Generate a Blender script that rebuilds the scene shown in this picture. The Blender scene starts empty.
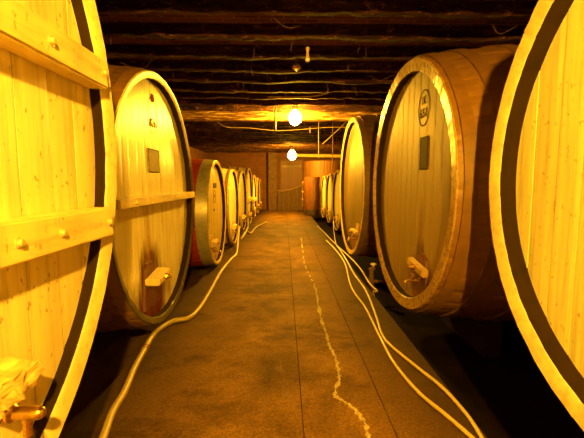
import bpy, bmesh, math, random
from mathutils import Vector, Matrix, noise
random.seed(7)
PI = math.pi
S = bpy.context.scene
C = S.collection
F = 370.0
CAMZ = 1.55
PITCH = math.atan(37 / F)
YAW = math.atan(8 / F)

# ------------------------------------------------------------------ camera
cd = bpy.data.cameras.new('camera')
cam = bpy.data.objects.new('camera', cd)
C.objects.link(cam)
cd.sensor_width = 36
cd.lens = 36 * F / 584
cd.clip_start = 0.02
cam.location = (0, 0, CAMZ)
cam.rotation_euler = (PI / 2 - PITCH, 0, -YAW)
S.camera = cam
RM = cam.rotation_euler.to_matrix()


def ray(px, py):
    return RM @ Vector(((px - 292) / F, (219 - py) / F, -1))


def at_floor(px, py, z=0.0):
    d = ray(px, py)
    t = (z - CAMZ) / d.z
    return Vector((d.x * t, d.y * t, z))


def at_x(px, py, X):
    d = ray(px, py)
    t = X / d.x
    return Vector((X, d.y * t, CAMZ + d.z * t))


def at_y(px, py, Y):
    d = ray(px, py)
    t = Y / d.y
    return Vector((d.x * t, Y, CAMZ + d.z * t))


# ------------------------------------------------------------------ materials
class NB:
    """small node-building helper"""
    def __init__(s, name):
        s.m = bpy.data.materials.new(name)
        s.m.use_nodes = True
        s.t = s.m.node_tree
        s.n = s.t.nodes
        s.bsdf = s.n['Principled BSDF']
        s.co = s.n.new('ShaderNodeTexCoord').outputs['Object']

    def link(s, a, b):
        s.t.links.new(a, b)

    def mapping(s, scale=(1, 1, 1), loc=(0, 0, 0), rot=(0, 0, 0)):
        m = s.n.new('ShaderNodeMapping')
        m.inputs['Scale'].default_value = scale
        m.inputs['Location'].default_value = loc
        m.inputs['Rotation'].default_value = rot
        s.link(s.co, m.inputs['Vector'])
        return m.outputs[0]

    def noise(s, vec, scale, detail=4, rough=0.6, dist=0.0):
        t = s.n.new('ShaderNodeTexNoise')
        t.inputs['Scale'].default_value = scale
        t.inputs['Detail'].default_value = detail
        t.inputs['Roughness'].default_value = rough
        t.inputs['Distortion'].default_value = dist
        s.link(vec, t.inputs['Vector'])
        return t.outputs['Fac']

    def ramp(s, fac, stops):
        r = s.n.new('ShaderNodeValToRGB')
        e = r.color_ramp.elements
        e[0].position, e[0].color = stops[0][0], col(stops[0][1])
        e[1].position, e[1].color = stops[-1][0], col(stops[-1][1])
        for p, c in stops[1:-1]:
            x = e.new(p)
            x.color = col(c)
        s.link(fac, r.inputs[0])
        return r.outputs[0]

    def mix(s, fac, a, b, mode='MIX'):
        m = s.n.new('ShaderNodeMix')
        m.data_type = 'RGBA'
        m.blend_type = mode
        for sock, v in ((m.inputs[0], fac), (m.inputs[6], a), (m.inputs[7], b)):
            if isinstance(v, (int, float)):
                sock.default_value = v
            elif isinstance(v, tuple):
                sock.default_value = col(v)
            else:
                s.link(v, sock)
        return m.outputs[2]

    def math(s, op, a, b=0.0, clamp=False):
        m = s.n.new('ShaderNodeMath')
        m.operation = op
        m.use_clamp = clamp
        for sock, v in ((m.inputs[0], a), (m.inputs[1], b)):
            if isinstance(v, (int, float)):
                sock.default_value = v
            else:
                s.link(v, sock)
        return m.outputs[0]

    def sep(s):
        x = s.n.new('ShaderNodeSeparateXYZ')
        s.link(s.co, x.inputs[0])
        return x.outputs

    def island(s):
        return s.n.new('ShaderNodeNewGeometry').outputs['Random Per Island']

    def color(s, c):
        if isinstance(c, tuple):
            s.bsdf.inputs['Base Color'].default_value = col(c)
        else:
            s.link(c, s.bsdf.inputs['Base Color'])

    def rough(s, v):
        if isinstance(v, (int, float)):
            s.bsdf.inputs['Roughness'].default_value = v
        else:
            s.link(v, s.bsdf.inputs['Roughness'])

    def bump(s, h, strength=0.3, dist=0.01):
        b = s.n.new('ShaderNodeBump')
        b.inputs['Strength'].default_value = strength
        b.inputs['Distance'].default_value = dist
        s.link(h, b.inputs['Height'])
        s.link(b.outputs[0], s.bsdf.inputs['Normal'])


def col(c):
    return tuple(c) + (1,) if len(c) == 3 else tuple(c)


def mul(c, k):
    return tuple(min(1, x * k) for x in c)


def wood(name, base, dark, scale=(30, 30, 2), rough=0.5, speck=0.0, stain=None, isl=0.12, grime=0.35,
         spec=0.5, coat=0.0, bump=0.25, low=None):
    b = NB(name)
    v = b.mapping(scale)
    g = b.noise(v, 1.0, 5, 0.65, 0.4)
    c = b.ramp(g, [(0.3, mul(base, 0.72)), (0.5, base), (0.72, mul(base, 1.12))])
    big = b.noise(b.mapping((1, 1, 1)), 1.7, 4, 0.6)
    m = b.ramp(big, [(0.42, (0, 0, 0)), (0.75, (1, 1, 1))])
    c = b.mix(b.math('MULTIPLY', m, grime), c, dark)
    # runs: streaks down the boards
    st = b.noise(b.mapping((9, 9, 0.9)), 1.0, 3, 0.5)
    sm = b.ramp(st, [(0.55, (0, 0, 0)), (0.8, (1, 1, 1))])
    c = b.mix(b.math('MULTIPLY', sm, grime * 0.8), c, dark)
    ir = b.math('ADD', b.math('MULTIPLY', b.island(), isl * 2), 1 - isl)
    cc = b.n.new('ShaderNodeCombineColor')
    for i in range(3):
        b.link(ir, cc.inputs[i])
    c = b.mix(1.0, c, cc.outputs[0], 'MULTIPLY')
    if speck:
        sp = b.noise(b.mapping((1, 1, 0.7)), 38, 2, 0.5)
        k = b.ramp(sp, [(0.66, (0, 0, 0)), (0.71, (1, 1, 1))])
        c = b.mix(b.math('MULTIPLY', k, speck), c, mul(dark, 0.6))
        sp2 = b.noise(b.mapping((1, 1, 0.5), (3, 1, 2)), 16, 3, 0.6)
        k2 = b.ramp(sp2, [(0.68, (0, 0, 0)), (0.74, (1, 1, 1))])
        c = b.mix(b.math('MULTIPLY', k2, speck * 0.8), c, mul(dark, 0.8))
    if low:   # darker tone rising from the bottom of the cask: (height, width, colour, amount)
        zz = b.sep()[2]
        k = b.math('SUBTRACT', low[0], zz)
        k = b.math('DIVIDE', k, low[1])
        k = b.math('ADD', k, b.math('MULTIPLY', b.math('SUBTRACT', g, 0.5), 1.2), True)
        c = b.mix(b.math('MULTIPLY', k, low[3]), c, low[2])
    if stain:  # wine stains: list of (y, z, half width, half height, colour, amount)
        sx = b.sep()
        for (sy, sz, hw, hh, sc, am) in stain:
            dy = b.math('DIVIDE', b.math('SUBTRACT', sx[1], sy), hw)
            dz = b.math('DIVIDE', b.math('SUBTRACT', sx[2], sz), hh)
            r = b.math('SQRT', b.math('ADD', b.math('MULTIPLY', dy, dy), b.math('MULTIPLY', dz, dz)))
            nn = b.noise(b.mapping((14, 14, 2.5)), 1.0, 4, 0.6)
            r = b.math('ADD', r, b.math('MULTIPLY', b.math('SUBTRACT', nn, 0.5), 1.1))
            k = b.math('MULTIPLY', b.math('SUBTRACT', 1.15, r), 1.7, True)
            c = b.mix(b.math('MULTIPLY', k, am), c, sc)
    b.color(c)
    rr = b.math('ADD', b.math('MULTIPLY', g, 0.25), rough - 0.12, True)
    b.rough(rr)
    b.bsdf.inputs['Specular IOR Level'].default_value = spec
    if coat:
        b.bsdf.inputs['Coat Weight'].default_value = coat
        b.bsdf.inputs['Coat Roughness'].default_value = 0.38
    b.bump(g, bump, 0.006)
    return b.m


def metal(name, base, rough=0.4, metallic=0.8, rust=None, amt=0.5, scale=14):
    b = NB(name)
    n = b.noise(b.mapping(), scale, 5, 0.65)
    k = b.ramp(n, [(0.45, (0, 0, 0)), (0.65, (1, 1, 1))])
    c = b.mix(b.math('MULTIPLY', k, amt), base, rust or mul(base, 0.5))
    b.color(c)
    b.bsdf.inputs['Metallic'].default_value = metallic
    b.rough(b.math('ADD', b.math('MULTIPLY', k, 0.2), rough))
    b.bump(n, 0.15, 0.004)
    return b.m


def plain(name, c, rough=0.6, metallic=0.0, var=0.25, scale=8, bump=0.15, spec=0.5):
    b = NB(name)
    n = b.noise(b.mapping(), scale, 4, 0.6)
    b.color(b.ramp(n, [(0.3, mul(c, 1 - var)), (0.7, mul(c, 1 + var * 0.5))]))
    b.rough(rough)
    b.bsdf.inputs['Metallic'].default_value = metallic
    b.bsdf.inputs['Specular IOR Level'].default_value = spec
    b.bump(n, bump, 0.004)
    return b.m


PALE = (0.80, 0.68, 0.34)
M = {}
M['end_pale'] = wood('pale_painted_end_grain', (0.84, 0.72, 0.36), (0.36, 0.22, 0.09), (18, 18, 18), 0.36, 0.35, grime=0.5)
M['end_mid'] = wood('worn_end_grain', (0.60, 0.44, 0.12), (0.22, 0.11, 0.03), (18, 18, 18), 0.32, 0.3, grime=0.6)
M['end_brown'] = wood('brown_glossy_end_grain', (0.40, 0.25, 0.06), (0.16, 0.07, 0.02), (18, 18, 18), 0.28, 0.3, grime=0.5)
M['end_dark_low'] = wood('pale_end_grain_dark_below', (0.82, 0.70, 0.34), (0.3, 0.18, 0.08), (18, 18, 18), 0.34, 0.3, grime=0.4, low=(2.0, 0.4, (0.055, 0.040, 0.012), 0.96))  # pale end grain, much darker over its lower part
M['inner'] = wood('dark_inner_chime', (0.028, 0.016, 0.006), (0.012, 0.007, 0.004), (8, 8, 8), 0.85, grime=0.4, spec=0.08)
M['stave'] = wood('brown_oak_stave', (0.22, 0.105, 0.015), (0.10, 0.05, 0.02), (2, 26, 26), 0.5, grime=0.5)
M['stave_dark'] = wood('dark_oak_stave', (0.17, 0.10, 0.04), (0.05, 0.03, 0.014), (2, 26, 26), 0.5, grime=0.5)
M['stave_red'] = wood('red_painted_stave', (0.30, 0.025, 0.008), (0.12, 0.012, 0.006), (2, 26, 26), 0.5, grime=0.35)
M['stave_gold'] = wood('varnished_stave', (0.70, 0.54, 0.2), (0.22, 0.12, 0.04), (2, 26, 26), 0.35, grime=0.4)
M['hoop_rust'] = metal('rusty_hoop_iron', (0.22, 0.11, 0.05), 0.5, 0.4, (0.09, 0.035, 0.015), 0.8)
M['hoop_brown'] = wood('brown_hoop', (0.19, 0.09, 0.014), (0.09, 0.045, 0.02), (6, 14, 14), 0.5, grime=0.4)
M['hoop_zinc'] = metal('galvanised_hoop', (0.50, 0.46, 0.32), 0.28, 0.45, (0.22, 0.19, 0.10), 0.6, 9)
M['batten'] = wood('pale_painted_batten', (0.80, 0.64, 0.28), (0.28, 0.15, 0.05), (20, 2, 20), 0.45, 0.5, grime=0.4)
M['block'] = wood('pale_wooden_crossbar', (0.78, 0.62, 0.28), (0.3, 0.16, 0.06), (20, 4, 20), 0.4, grime=0.2)
M['old_block'] = wood('old_split_wooden_block', (0.66, 0.46, 0.17), (0.22, 0.10, 0.03), (30, 5, 9), 0.5, grime=0.7, bump=0.8)
M['door'] = wood('tap_door_wood', (0.13, 0.035, 0.012), (0.05, 0.008, 0.005), (30, 30, 3), 0.5, grime=0.5)
M['door_pale'] = wood('pale_tap_door_wood', (0.46, 0.28, 0.09), (0.14, 0.05, 0.02), (30, 30, 3), 0.45, grime=0.5)
M['brass'] = metal('worn_brass', (0.72, 0.46, 0.14), 0.25, 1.0, (0.2, 0.11, 0.04), 0.55, 22)
M['iron'] = metal('dark_iron', (0.10, 0.07, 0.05), 0.45, 0.7, (0.05, 0.025, 0.015), 0.7)
M['bolt'] = metal('painted_bolt_head', (0.74, 0.6, 0.3), 0.35, 0.3, (0.3, 0.16, 0.06), 0.5, 30)
M['ink'] = plain('faded_dark_paint', (0.06, 0.025, 0.008), 0.85, spec=0.1)
M['ink_light'] = plain('faded_grey_paint', (0.22, 0.13, 0.035), 0.9, spec=0.05)
M['slate'] = plain('slate_plate', (0.04, 0.022, 0.014), 0.85, var=0.4)
M['zinc_plate'] = plain('weathered_grey_plate', (0.34, 0.25, 0.09), 0.7, var=0.5, scale=30)
M['red_mark'] = plain('red_brown_seal', (0.22, 0.05, 0.01), 0.9, spec=0.05)
M['hose'] = plain('cream_rubber_hose', (0.46, 0.34, 0.12), 0.38, var=0.2, scale=4)
M['hose_clear'] = plain('pale_plastic_hose', (0.62, 0.48, 0.16), 0.3, var=0.1, scale=4)
M['coupling'] = metal('hose_clamp', (0.30, 0.14, 0.06), 0.4, 0.6)
M['timber'] = wood('black_stillage_timber', (0.025, 0.014, 0.008), (0.015, 0.01, 0.006), (20, 1.5, 20), 0.8, grime=0.5, spec=0.08)
M['vat'] = wood('varnished_vat_wood', (0.13, 0.038, 0.010), (0.05, 0.014, 0.008), (24, 24, 1.5), 0.42, coat=1.0, grime=0.3, bump=0.1)
M['vat_pale'] = wood('pale_vat_wood', (0.30, 0.13, 0.035), (0.15, 0.06, 0.03), (24, 24, 1.5), 0.5, grime=0.3)
M['plinth'] = plain('black_plinth', (0.035, 0.022, 0.016), 0.6)
M['door_red'] = wood('reddish_door_wood', (0.16, 0.055, 0.018), (0.08, 0.03, 0.015), (14, 14, 0.8), 0.55, grime=0.5)
M['sheet'] = plain('brown_canvas_sheet', (0.13, 0.075, 0.035), 0.9, var=0.3)
M['sheet_hem'] = plain('pale_canvas_hem', (0.32, 0.19, 0.08), 0.8)
M['pier'] = plain('plastered_pier', (0.15, 0.08, 0.04), 0.85, var=0.4, scale=5)
M['wire'] = plain('dusty_cable', (0.55, 0.38, 0.17), 0.5)
M['wire_black'] = plain('black_cable', (0.02, 0.014, 0.01), 0.6)
M['pipe'] = plain('pale_painted_pipe', (0.66, 0.46, 0.2), 0.4)
M['crust'] = plain('white_mineral_crust', (0.50, 0.40, 0.17), 0.85, var=0.5, scale=30, bump=0.5)
M['dust_web'] = plain('dusty_cobweb', (0.30, 0.16, 0.06), 0.9, var=0.4, scale=20)


def mat_ceiling():
    b = NB('sooty_brick_ceiling')
    br = b.n.new('ShaderNodeTexBrick')
    br.inputs['Scale'].default_value = 1
    br.inputs['Brick Width'].default_value = 0.26
    br.inputs['Row Height'].default_value = 0.08
    br.inputs['Mortar Size'].default_value = 0.006
    br.inputs['Color1'].default_value = col((0.17, 0.068, 0.04))
    br.inputs['Color2'].default_value = col((0.075, 0.031, 0.022))
    br.inputs['Mortar'].default_value = col((0.28, 0.13, 0.06))
    v = b.mapping((1, 1, 1))
    b.link(v, br.inputs['Vector'])
    n = b.noise(b.mapping((1.2, 4, 4)), 1.6, 6, 0.7, 0.5)
    k = b.ramp(n, [(0.55, (0, 0, 0)), (0.78, (1, 1, 1))])
    c = b.mix(b.math('MULTIPLY', k, 0.7), br.outputs['Color'], (0.30, 0.15, 0.065))
    b.color(c)
    b.rough(0.9)
    b.bsdf.inputs['Specular IOR Level'].default_value = 0.08
    b.bump(n, 0.8, 0.03)
    return b.m


def mat_beam():
    b = NB('sooty_ceiling_timber')
    n = b.noise(b.mapping((1.5, 14, 14)), 1.0, 6, 0.7, 0.6)
    c = b.ramp(n, [(0.3, (0.012, 0.005, 0.004)), (0.5, (0.035, 0.014, 0.009)), (0.68, (0.12, 0.050, 0.022))])
    n2 = b.noise(b.mapping((1, 2, 2), (4, 2, 1)), 6, 8, 0.8, 1.5)
    k = b.ramp(n2, [(0.57, (0, 0, 0)), (0.63, (1, 1, 1))])
    c = b.mix(b.math('MULTIPLY', k, 0.8), c, (0.40, 0.18, 0.06))  # pale patches painted in as broken highlights
    b.color(c)
    b.rough(0.85)
    b.bsdf.inputs['Specular IOR Level'].default_value = 0.1
    b.bump(n2, 1.0, 0.05)
    return b.m


def mat_girder():
    b = NB('pale_streaked_girder_timber')
    n = b.noise(b.mapping((2.0, 20, 26)), 1.0, 6, 0.75, 0.6)
    c = b.ramp(n, [(0.38, (0.03, 0.016, 0.01)), (0.5, (0.16, 0.08, 0.03)), (0.6, (0.55, 0.33, 0.12))])  # pale streaks brighten the added girder for the bulb's glow
    b.color(c)
    b.rough(0.8)
    b.bsdf.inputs['Specular IOR Level'].default_value = 0.1
    b.bump(n, 0.8, 0.03)
    return b.m


def mat_floor():
    b = NB('worn_stone_slabs')
    n = b.noise(b.mapping(), 1.9, 7, 0.66, 0.4)
    c = b.ramp(n, [(0.30, (0.075, 0.034, 0.006)), (0.5, (0.20, 0.098, 0.016)), (0.66, (0.31, 0.16, 0.028))])
    n2 = b.noise(b.mapping((1, 1, 1), (5, 3, 0)), 14, 5, 0.65)
    k = b.ramp(n2, [(0.35, (0, 0, 0)), (0.75, (1, 1, 1))])
    c = b.mix(b.math('MULTIPLY', k, 0.5), c, (0.13, 0.075, 0.025))
    # pale worn patches
    n3 = b.noise(b.mapping((1, 0.8, 1), (9, 2, 0)), 6.5, 2, 0.5)
    k = b.ramp(n3, [(0.66, (0, 0, 0)), (0.70, (1, 1, 1))])
    c = b.mix(b.math('MULTIPLY', k, 0.35), c, (0.22, 0.135, 0.045))
    # wine spills
    n4 = b.noise(b.mapping((1, 1.6, 1), (1, 7, 0)), 0.9, 5, 0.7)
    k = b.ramp(n4, [(0.52, (0, 0, 0)), (0.62, (1, 1, 1))])
    c = b.mix(b.math('MULTIPLY', k, 0.7), c, (0.055, 0.022, 0.010))
    ir = b.math('ADD', b.math('MULTIPLY', b.island(), 0.22), 0.89)
    cc = b.n.new('ShaderNodeCombineColor')
    for i in range(3):
        b.link(ir, cc.inputs[i])
    c = b.mix(1.0, c, cc.outputs[0], 'MULTIPLY')
    # darker towards both edges of the walkway, broken up by noise
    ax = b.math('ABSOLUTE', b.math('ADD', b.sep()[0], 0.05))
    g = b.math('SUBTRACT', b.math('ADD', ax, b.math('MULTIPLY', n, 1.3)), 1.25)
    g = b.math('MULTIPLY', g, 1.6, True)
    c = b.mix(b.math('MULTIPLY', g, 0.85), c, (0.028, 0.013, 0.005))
    nf = b.noise(b.mapping((1, 1, 1), (2, 8, 0)), 55, 3, 0.6)
    k = b.ramp(nf, [(0.35, (0.45, 0.45, 0.45)), (0.65, (1.25, 1.25, 1.25))])
    c = b.mix(0.7, c, k, 'MULTIPLY')
    b.color(c)
    b.rough(b.math('ADD', b.math('MULTIPLY', n2, 0.3), 0.62))
    b.bsdf.inputs['Specular IOR Level'].default_value = 0.22
    b.bump(n2, 0.35, 0.01)
    return b.m


def mat_wall():
    b = NB('old_cellar_brick')
    br = b.n.new('ShaderNodeTexBrick')
    br.inputs['Scale'].default_value = 1
    br.inputs['Brick Width'].default_value = 0.27
    br.inputs['Row Height'].default_value = 0.085
    br.inputs['Mortar Size'].default_value = 0.01
    br.inputs['Color1'].default_value = col((0.24, 0.075, 0.018))
    br.inputs['Color2'].default_value = col((0.17, 0.06, 0.025))
    br.inputs['Mortar'].default_value = col((0.10, 0.055, 0.03))
    s = b.sep()
    cx = b.n.new('ShaderNodeCombineXYZ')
    b.link(b.math('ADD', s[0], s[1]), cx.inputs[0])
    b.link(s[2], cx.inputs[1])
    b.link(cx.outputs[0], br.inputs['Vector'])
    n = b.noise(b.mapping(), 2.2, 6, 0.7)
    k = b.ramp(n, [(0.4, (0, 0, 0)), (0.75, (1, 1, 1))])
    c = b.mix(b.math('MULTIPLY', k, 0.6), br.outputs['Color'], (0.06, 0.03, 0.018))
    b.color(c)
    b.rough(0.9)
    b.bump(br.outputs['Fac'], 0.4, -0.01)
    return b.m


M['ceiling'] = mat_ceiling()
M['beam'] = mat_beam()
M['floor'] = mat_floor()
M['girder'] = mat_girder()
M['wall'] = mat_wall()
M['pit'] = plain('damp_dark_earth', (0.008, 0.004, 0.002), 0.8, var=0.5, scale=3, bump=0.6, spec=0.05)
M['ledge'] = plain('dusty_stone_ledge', (0.085, 0.045, 0.022), 0.85, var=0.4, scale=4, bump=0.5, spec=0.08)


def emit(name, c, s):
    m = bpy.data.materials.new(name)
    m.use_nodes = True
    b = m.node_tree.nodes['Principled BSDF']
    b.inputs['Base Color'].default_value = (0.8, 0.8, 0.8, 1)
    b.inputs['Emission Color'].default_value = col(c)
    b.inputs['Emission Strength'].default_value = s
    return m


# ------------------------------------------------------------------ object helpers
def tag(o, label=None, cat=None, group=None, kind=None):
    if label: o['label'] = label
    if cat: o['category'] = cat
    if group: o['group'] = group
    if kind: o['kind'] = kind
    return o


def link(name, bm, mats, parent=None, smooth=False):
    me = bpy.data.meshes.new(name)
    bmesh.ops.recalc_face_normals(bm, faces=bm.faces)
    bm.to_mesh(me)
    bm.free()
    if not isinstance(mats, (list, tuple)):
        mats = [mats]
    for m in mats:
        me.materials.append(m)
    if smooth:
        for p in me.polygons:
            p.use_smooth = True
        try:
            me.set_sharp_from_angle(angle=math.radians(38))
        except Exception:
            pass
    o = bpy.data.objects.new(name, me)
    C.objects.link(o)
    if parent: o.parent = parent
    return o


def thing(name, loc, label, cat, group=None, rz=0.0):
    o = bpy.data.objects.new(name, None)
    o.empty_display_size = 0.1
    C.objects.link(o)
    o.location = loc
    o.rotation_euler = (0, 0, rz)
    return tag(o, label, cat, group)


def box(bm, c, s, rot=None, bev=0.0, mat=0):
    r = bmesh.ops.create_cube(bm, size=1)
    vs = r['verts']
    m = Matrix.Translation(Vector(c)) @ (rot.to_4x4() if rot else Matrix()) @ Matrix.Diagonal((s[0], s[1], s[2], 1))
    bmesh.ops.transform(bm, matrix=m, verts=vs)
    fs = {f for v in vs for f in v.link_faces}
    for f in fs: f.material_index = mat
    if bev:
        es = {e for v in vs for e in v.link_edges}
        bmesh.ops.bevel(bm, geom=list(es), offset=bev, segments=2, affect='EDGES')


def frame(d):
    d = d.normalized()
    u = Vector((0, 0, 1)) if abs(d.z) < 0.9 else Vector((1, 0, 0))
    a = d.cross(u).normalized()
    return a, a.cross(d).normalized()


def tube(bm, pts, r, seg=10, caps=True, mat=0):
    pts = [Vector(p) for p in pts]
    rs = r if isinstance(r, (list, tuple)) else [r] * len(pts)
    rings = []
    a = None
    for i, p in enumerate(pts):
        d = (pts[min(i + 1, len(pts) - 1)] - pts[max(i - 1, 0)])
        if d.length < 1e-9: d = Vector((0, 0, 1))
        d.normalize()
        if a is None:
            a, b = frame(d)
        else:
            a = (a - d * a.dot(d)).normalized()
            b = a.cross(d).normalized()
        rings.append([bm.verts.new(p + (a * math.cos(t) + b * math.sin(t)) * rs[i])
                      for t in [2 * PI * k / seg for k in range(seg)]])
    for i in range(len(rings) - 1):
        for k in range(seg):
            f = bm.faces.new((rings[i][k], rings[i][(k + 1) % seg], rings[i + 1][(k + 1) % seg], rings[i + 1][k]))
            f.material_index = mat
    if caps:
        for rg in (rings[0], rings[-1]):
            bm.faces.new(rg).material_index = mat


def lathe(bm, prof, o=(0, 0, 0), seg=24, axis='z', mat=0):
    """prof: list of (radius, along)"""
    o = Vector(o)
    rings = []
    for r, h in prof:
        ring = []
        for k in range(seg):
            t = 2 * PI * k / seg
            if axis == 'z': v = Vector((r * math.cos(t), r * math.sin(t), h))
            elif axis == 'x': v = Vector((h, r * math.cos(t), r * math.sin(t)))
            else: v = Vector((r * math.cos(t), h, r * math.sin(t)))
            ring.append(bm.verts.new(o + v))
        rings.append(ring)
    for i in range(len(rings) - 1):
        for k in range(seg):
            bm.faces.new((rings[i][k], rings[i][(k + 1) % seg], rings[i + 1][(k + 1) % seg], rings[i + 1][k])).material_index = mat
    bm.faces.new(rings[0]).material_index = mat
    bm.faces.new(rings[-1]).material_index = mat


def catmull(P, n=8):
    P = [Vector(p) for p in P]
    out = []
    for i in range(len(P) - 1):
        p0, p1, p2, p3 = P[max(i - 1, 0)], P[i], P[i + 1], P[min(i + 2, len(P) - 1)]
        for k in range(n):
            t = k / n
            out.append(0.5 * ((2 * p1) + (p2 - p0) * t + (2 * p0 - 5 * p1 + 4 * p2 - p3) * t * t
                              + (3 * p1 - p0 - 3 * p2 + p3) * t ** 3))
    out.append(P[-1])
    return out


# ------------------------------------------------------------------ the cask
def rad(R, L, bulge, t):
    # t = 0 front, 1 back
    return R + bulge * (1 - (2 * t - 1) ** 2)


def staves_bm(R, L, bulge, w, c, NS, rough_end=0.003, slope=0.17):
    bm = bmesh.new()
    cols = []
    for k in range(NS):
        a0 = 2 * PI * k / NS
        da = 2 * PI / NS
        e = random.uniform(-1, 1) * rough_end
        e2 = random.uniform(-1, 1) * rough_end
        cols.append((a0, -0.004, e))
        cols.append((a0 + da * 0.05, 0, e))
        cols.append((a0 + da * 0.35, random.uniform(-1, 0.4) * rough_end, e + random.uniform(-1, 1) * rough_end * 0.4))
        cols.append((a0 + da * 0.65, random.uniform(-1, 0.4) * rough_end, e2 + random.uniform(-1, 1) * rough_end * 0.4))
        cols.append((a0 + da * 0.95, 0, e))
    prof = []  # (x, radius, jointfactor, endfactor, mat of following strip)
    for i in range(12, 0, -1):
        t = i / 12
        prof.append((-L * t, rad(R, L, bulge, t), 1, 0, 0))
    prof.append((-0.012, R, 1, 1, 1))
    prof.append((0, R - 0.012, 0.5, 1, 1))
    prof.append((-slope * (w - 0.02), R - w + 0.008, 0.3, 1, 1))
    prof.append((-slope * (w - 0.02) - 0.008, R - w, 0.2, 1, 2))
    prof.append((-c * 0.5, R - w - 0.002, 0.2, 0, 2))
    prof.append((-c - 0.05, R - w - 0.004, 0.2, 0, 2))
    rings = []
    for (x, r, jf, ef, m) in prof:
        ring = []
        for (a, dr, e) in cols:
            rr = r + dr * (jf if ef == 0 or dr == -0.004 else 1)
            ring.append(bm.verts.new((x + e * ef, rr * math.cos(a), rr * math.sin(a))))
        rings.append(ring)
    n = len(cols)
    for i in range(len(rings) - 1):
        for k in range(n):
            f = bm.faces.new((rings[i][k], rings[i][(k + 1) % n], rings[i + 1][(k + 1) % n], rings[i + 1][k]))
            f.material_index = prof[i][4]
    bm.faces.new(rings[0]).material_index = 0
    return bm


def head_bm(r, x, nb, th=0.04, bowl=0.0):
    """vertical boards filling a disc of radius r with the front at x"""
    bm = bmesh.new()
    edges = [-r + 2 * r * i / nb + (random.uniform(-1, 1) * r * 0.25 / nb if 0 < i < nb else 0) for i in range(nb + 1)]
    g = 0.0030
    for i in range(nb):
        a, b = edges[i] + g, edges[i + 1] - g
        ys = [a + (b - a) * k / 5 for k in range(6)]
        top = [(y, math.sqrt(max(r * r - y * y, 1e-5))) for y in ys]
        dx = random.uniform(-0.0015, 0.0015)
        outline = [(y, -z) for y, z in top] + [(y, z) for y, z in reversed(top)]
        fr = [bm.verts.new((x + dx - (0.002 if abs(y - a) < 1e-6 or abs(y - b) < 1e-6 else 0), y, z)) for y, z in outline]
        bk = [bm.verts.new((x - th, y, z)) for y, z in outline]
        bm.faces.new(fr)
        bm.faces.new(list(reversed(bk)))
        n = len(fr)
        for k in range(n):
            bm.faces.new((fr[k], fr[(k + 1) % n], bk[(k + 1) % n], bk[k]))
    return bm


def hoop_bm(R, L, bulge, x0, x1, th=0.007, seg=96):
    bm = bmesh.new()
    r0 = rad(R, L, bulge, -x0 / L)
    r1 = rad(R, L, bulge, -x1 / L)
    prof = [(r0 - 0.002, x0), (r0 + th, x0 - 0.001), (r1 + th, x1 + 0.001), (r1 - 0.002, x1)]
    rings = [[bm.verts.new((x, r * math.cos(2 * PI * k / seg), r * math.sin(2 * PI * k / seg))) for k in range(seg)]
             for r, x in prof]
    for i in range(4):
        for k in range(seg):
            A, B = rings[i], rings[(i + 1) % 4]
            bm.faces.new((A[k], A[(k + 1) % seg], B[(k + 1) % seg], B[k]))
    return bm


def shift(bm, v):
    bmesh.ops.translate(bm, vec=Vector(v), verts=bm.verts)
    return bm


CASKS = {}


def cask(key, side, X, yc, hc, R, label, group, L=2.4, bulge=0.09, w=0.1, c=0.09, NS=44, nb=11,
         head=None, stave='stave', end='end_pale', hoops=((0.10, 0.20), (0.42, 0.52), (0.85, 0.95)), hoopm='hoop_rust',
         stain=None, hcol=PALE, speck=0.2, rough_end=0.003, hrough=0.36, low=None, grime=0.3, kind='wine_cask', slope=0.17):
    """side -1: left row with the head towards +x; side +1: right row, turned round"""
    zc = CAMZ + hc
    rb = R + bulge
    root = thing(kind, (X, yc, zc - R), label, 'cask', group, 0 if side < 0 else PI)
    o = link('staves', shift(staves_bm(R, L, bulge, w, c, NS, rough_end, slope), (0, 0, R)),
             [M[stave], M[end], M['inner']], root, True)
    hm = wood('head_boards_' + key, hcol, (0.36, 0.20, 0.06), (26, 26, 1.2), hrough, speck, stain, grime=grime,
              bump=0.12, low=low, isl=0.07)
    h = link('head', shift(head_bm(R - w + 0.0, -c, nb), (0, 0, R)), hm, root)
    for (a, b) in hoops:
        link('hoop', shift(hoop_bm(R, L, bulge, -a, -b, 0.016 if hoopm == 'hoop_brown' else 0.007), (0, 0, R)), M[hoopm], root, True)
    CASKS[key] = dict(root=root, X=X, yc=yc, zc=zc, R=R, side=side, c=c, w=w, bulge=bulge, L=L)
    return root


def loc(key, px, py, off=None):
    """photo pixel -> local (y, z) on the head plane of a cask"""
    k = CASKS[key]
    off = -k['c'] if off is None else off
    X = k['X'] + off * (1 if k['side'] < 0 else -1)
    p = at_x(px, py, X)
    s = 1 if k['side'] < 0 else -1
    return (p.y - k['yc']) * s, p.z - (k['zc'] - k['R'])


def batten(key, zl, hz=0.14, x0=-0.05, x1=0.02, inset=0.02, bolts=(), yend=None, extend=(0, 0)):
    """horizontal bar across the head; zl: height in local coords (base of cask = 0)"""
    k = CASKS[key]
    R = k['R']
    half = math.sqrt(max(R * R - (zl - R) ** 2, 0.01)) - inset
    ya, yb = -half + extend[0], half + extend[1]
    if yend is not None: yb = yend
    bm = bmesh.new()
    box(bm, ((x0 + x1) / 2, (ya + yb) / 2, zl), (x1 - x0, yb - ya, hz), bev=0.008)
    o = link('batten', bm, M['batten'], k['root'])
    # foot piece down to the head so that the bar bears on the boards
    for by in bolts:
        bm = bmesh.new()
        lathe(bm, [(0.019, x1 - 0.003), (0.019, x1 + 0.003), (0.014, x1 + 0.005), (0.013, x1 + 0.012), (0.009, x1 + 0.016)],
              (0, by, zl), 10, 'x')
        link('bolt', bm, M['bolt'], o, True)
    return o


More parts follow.
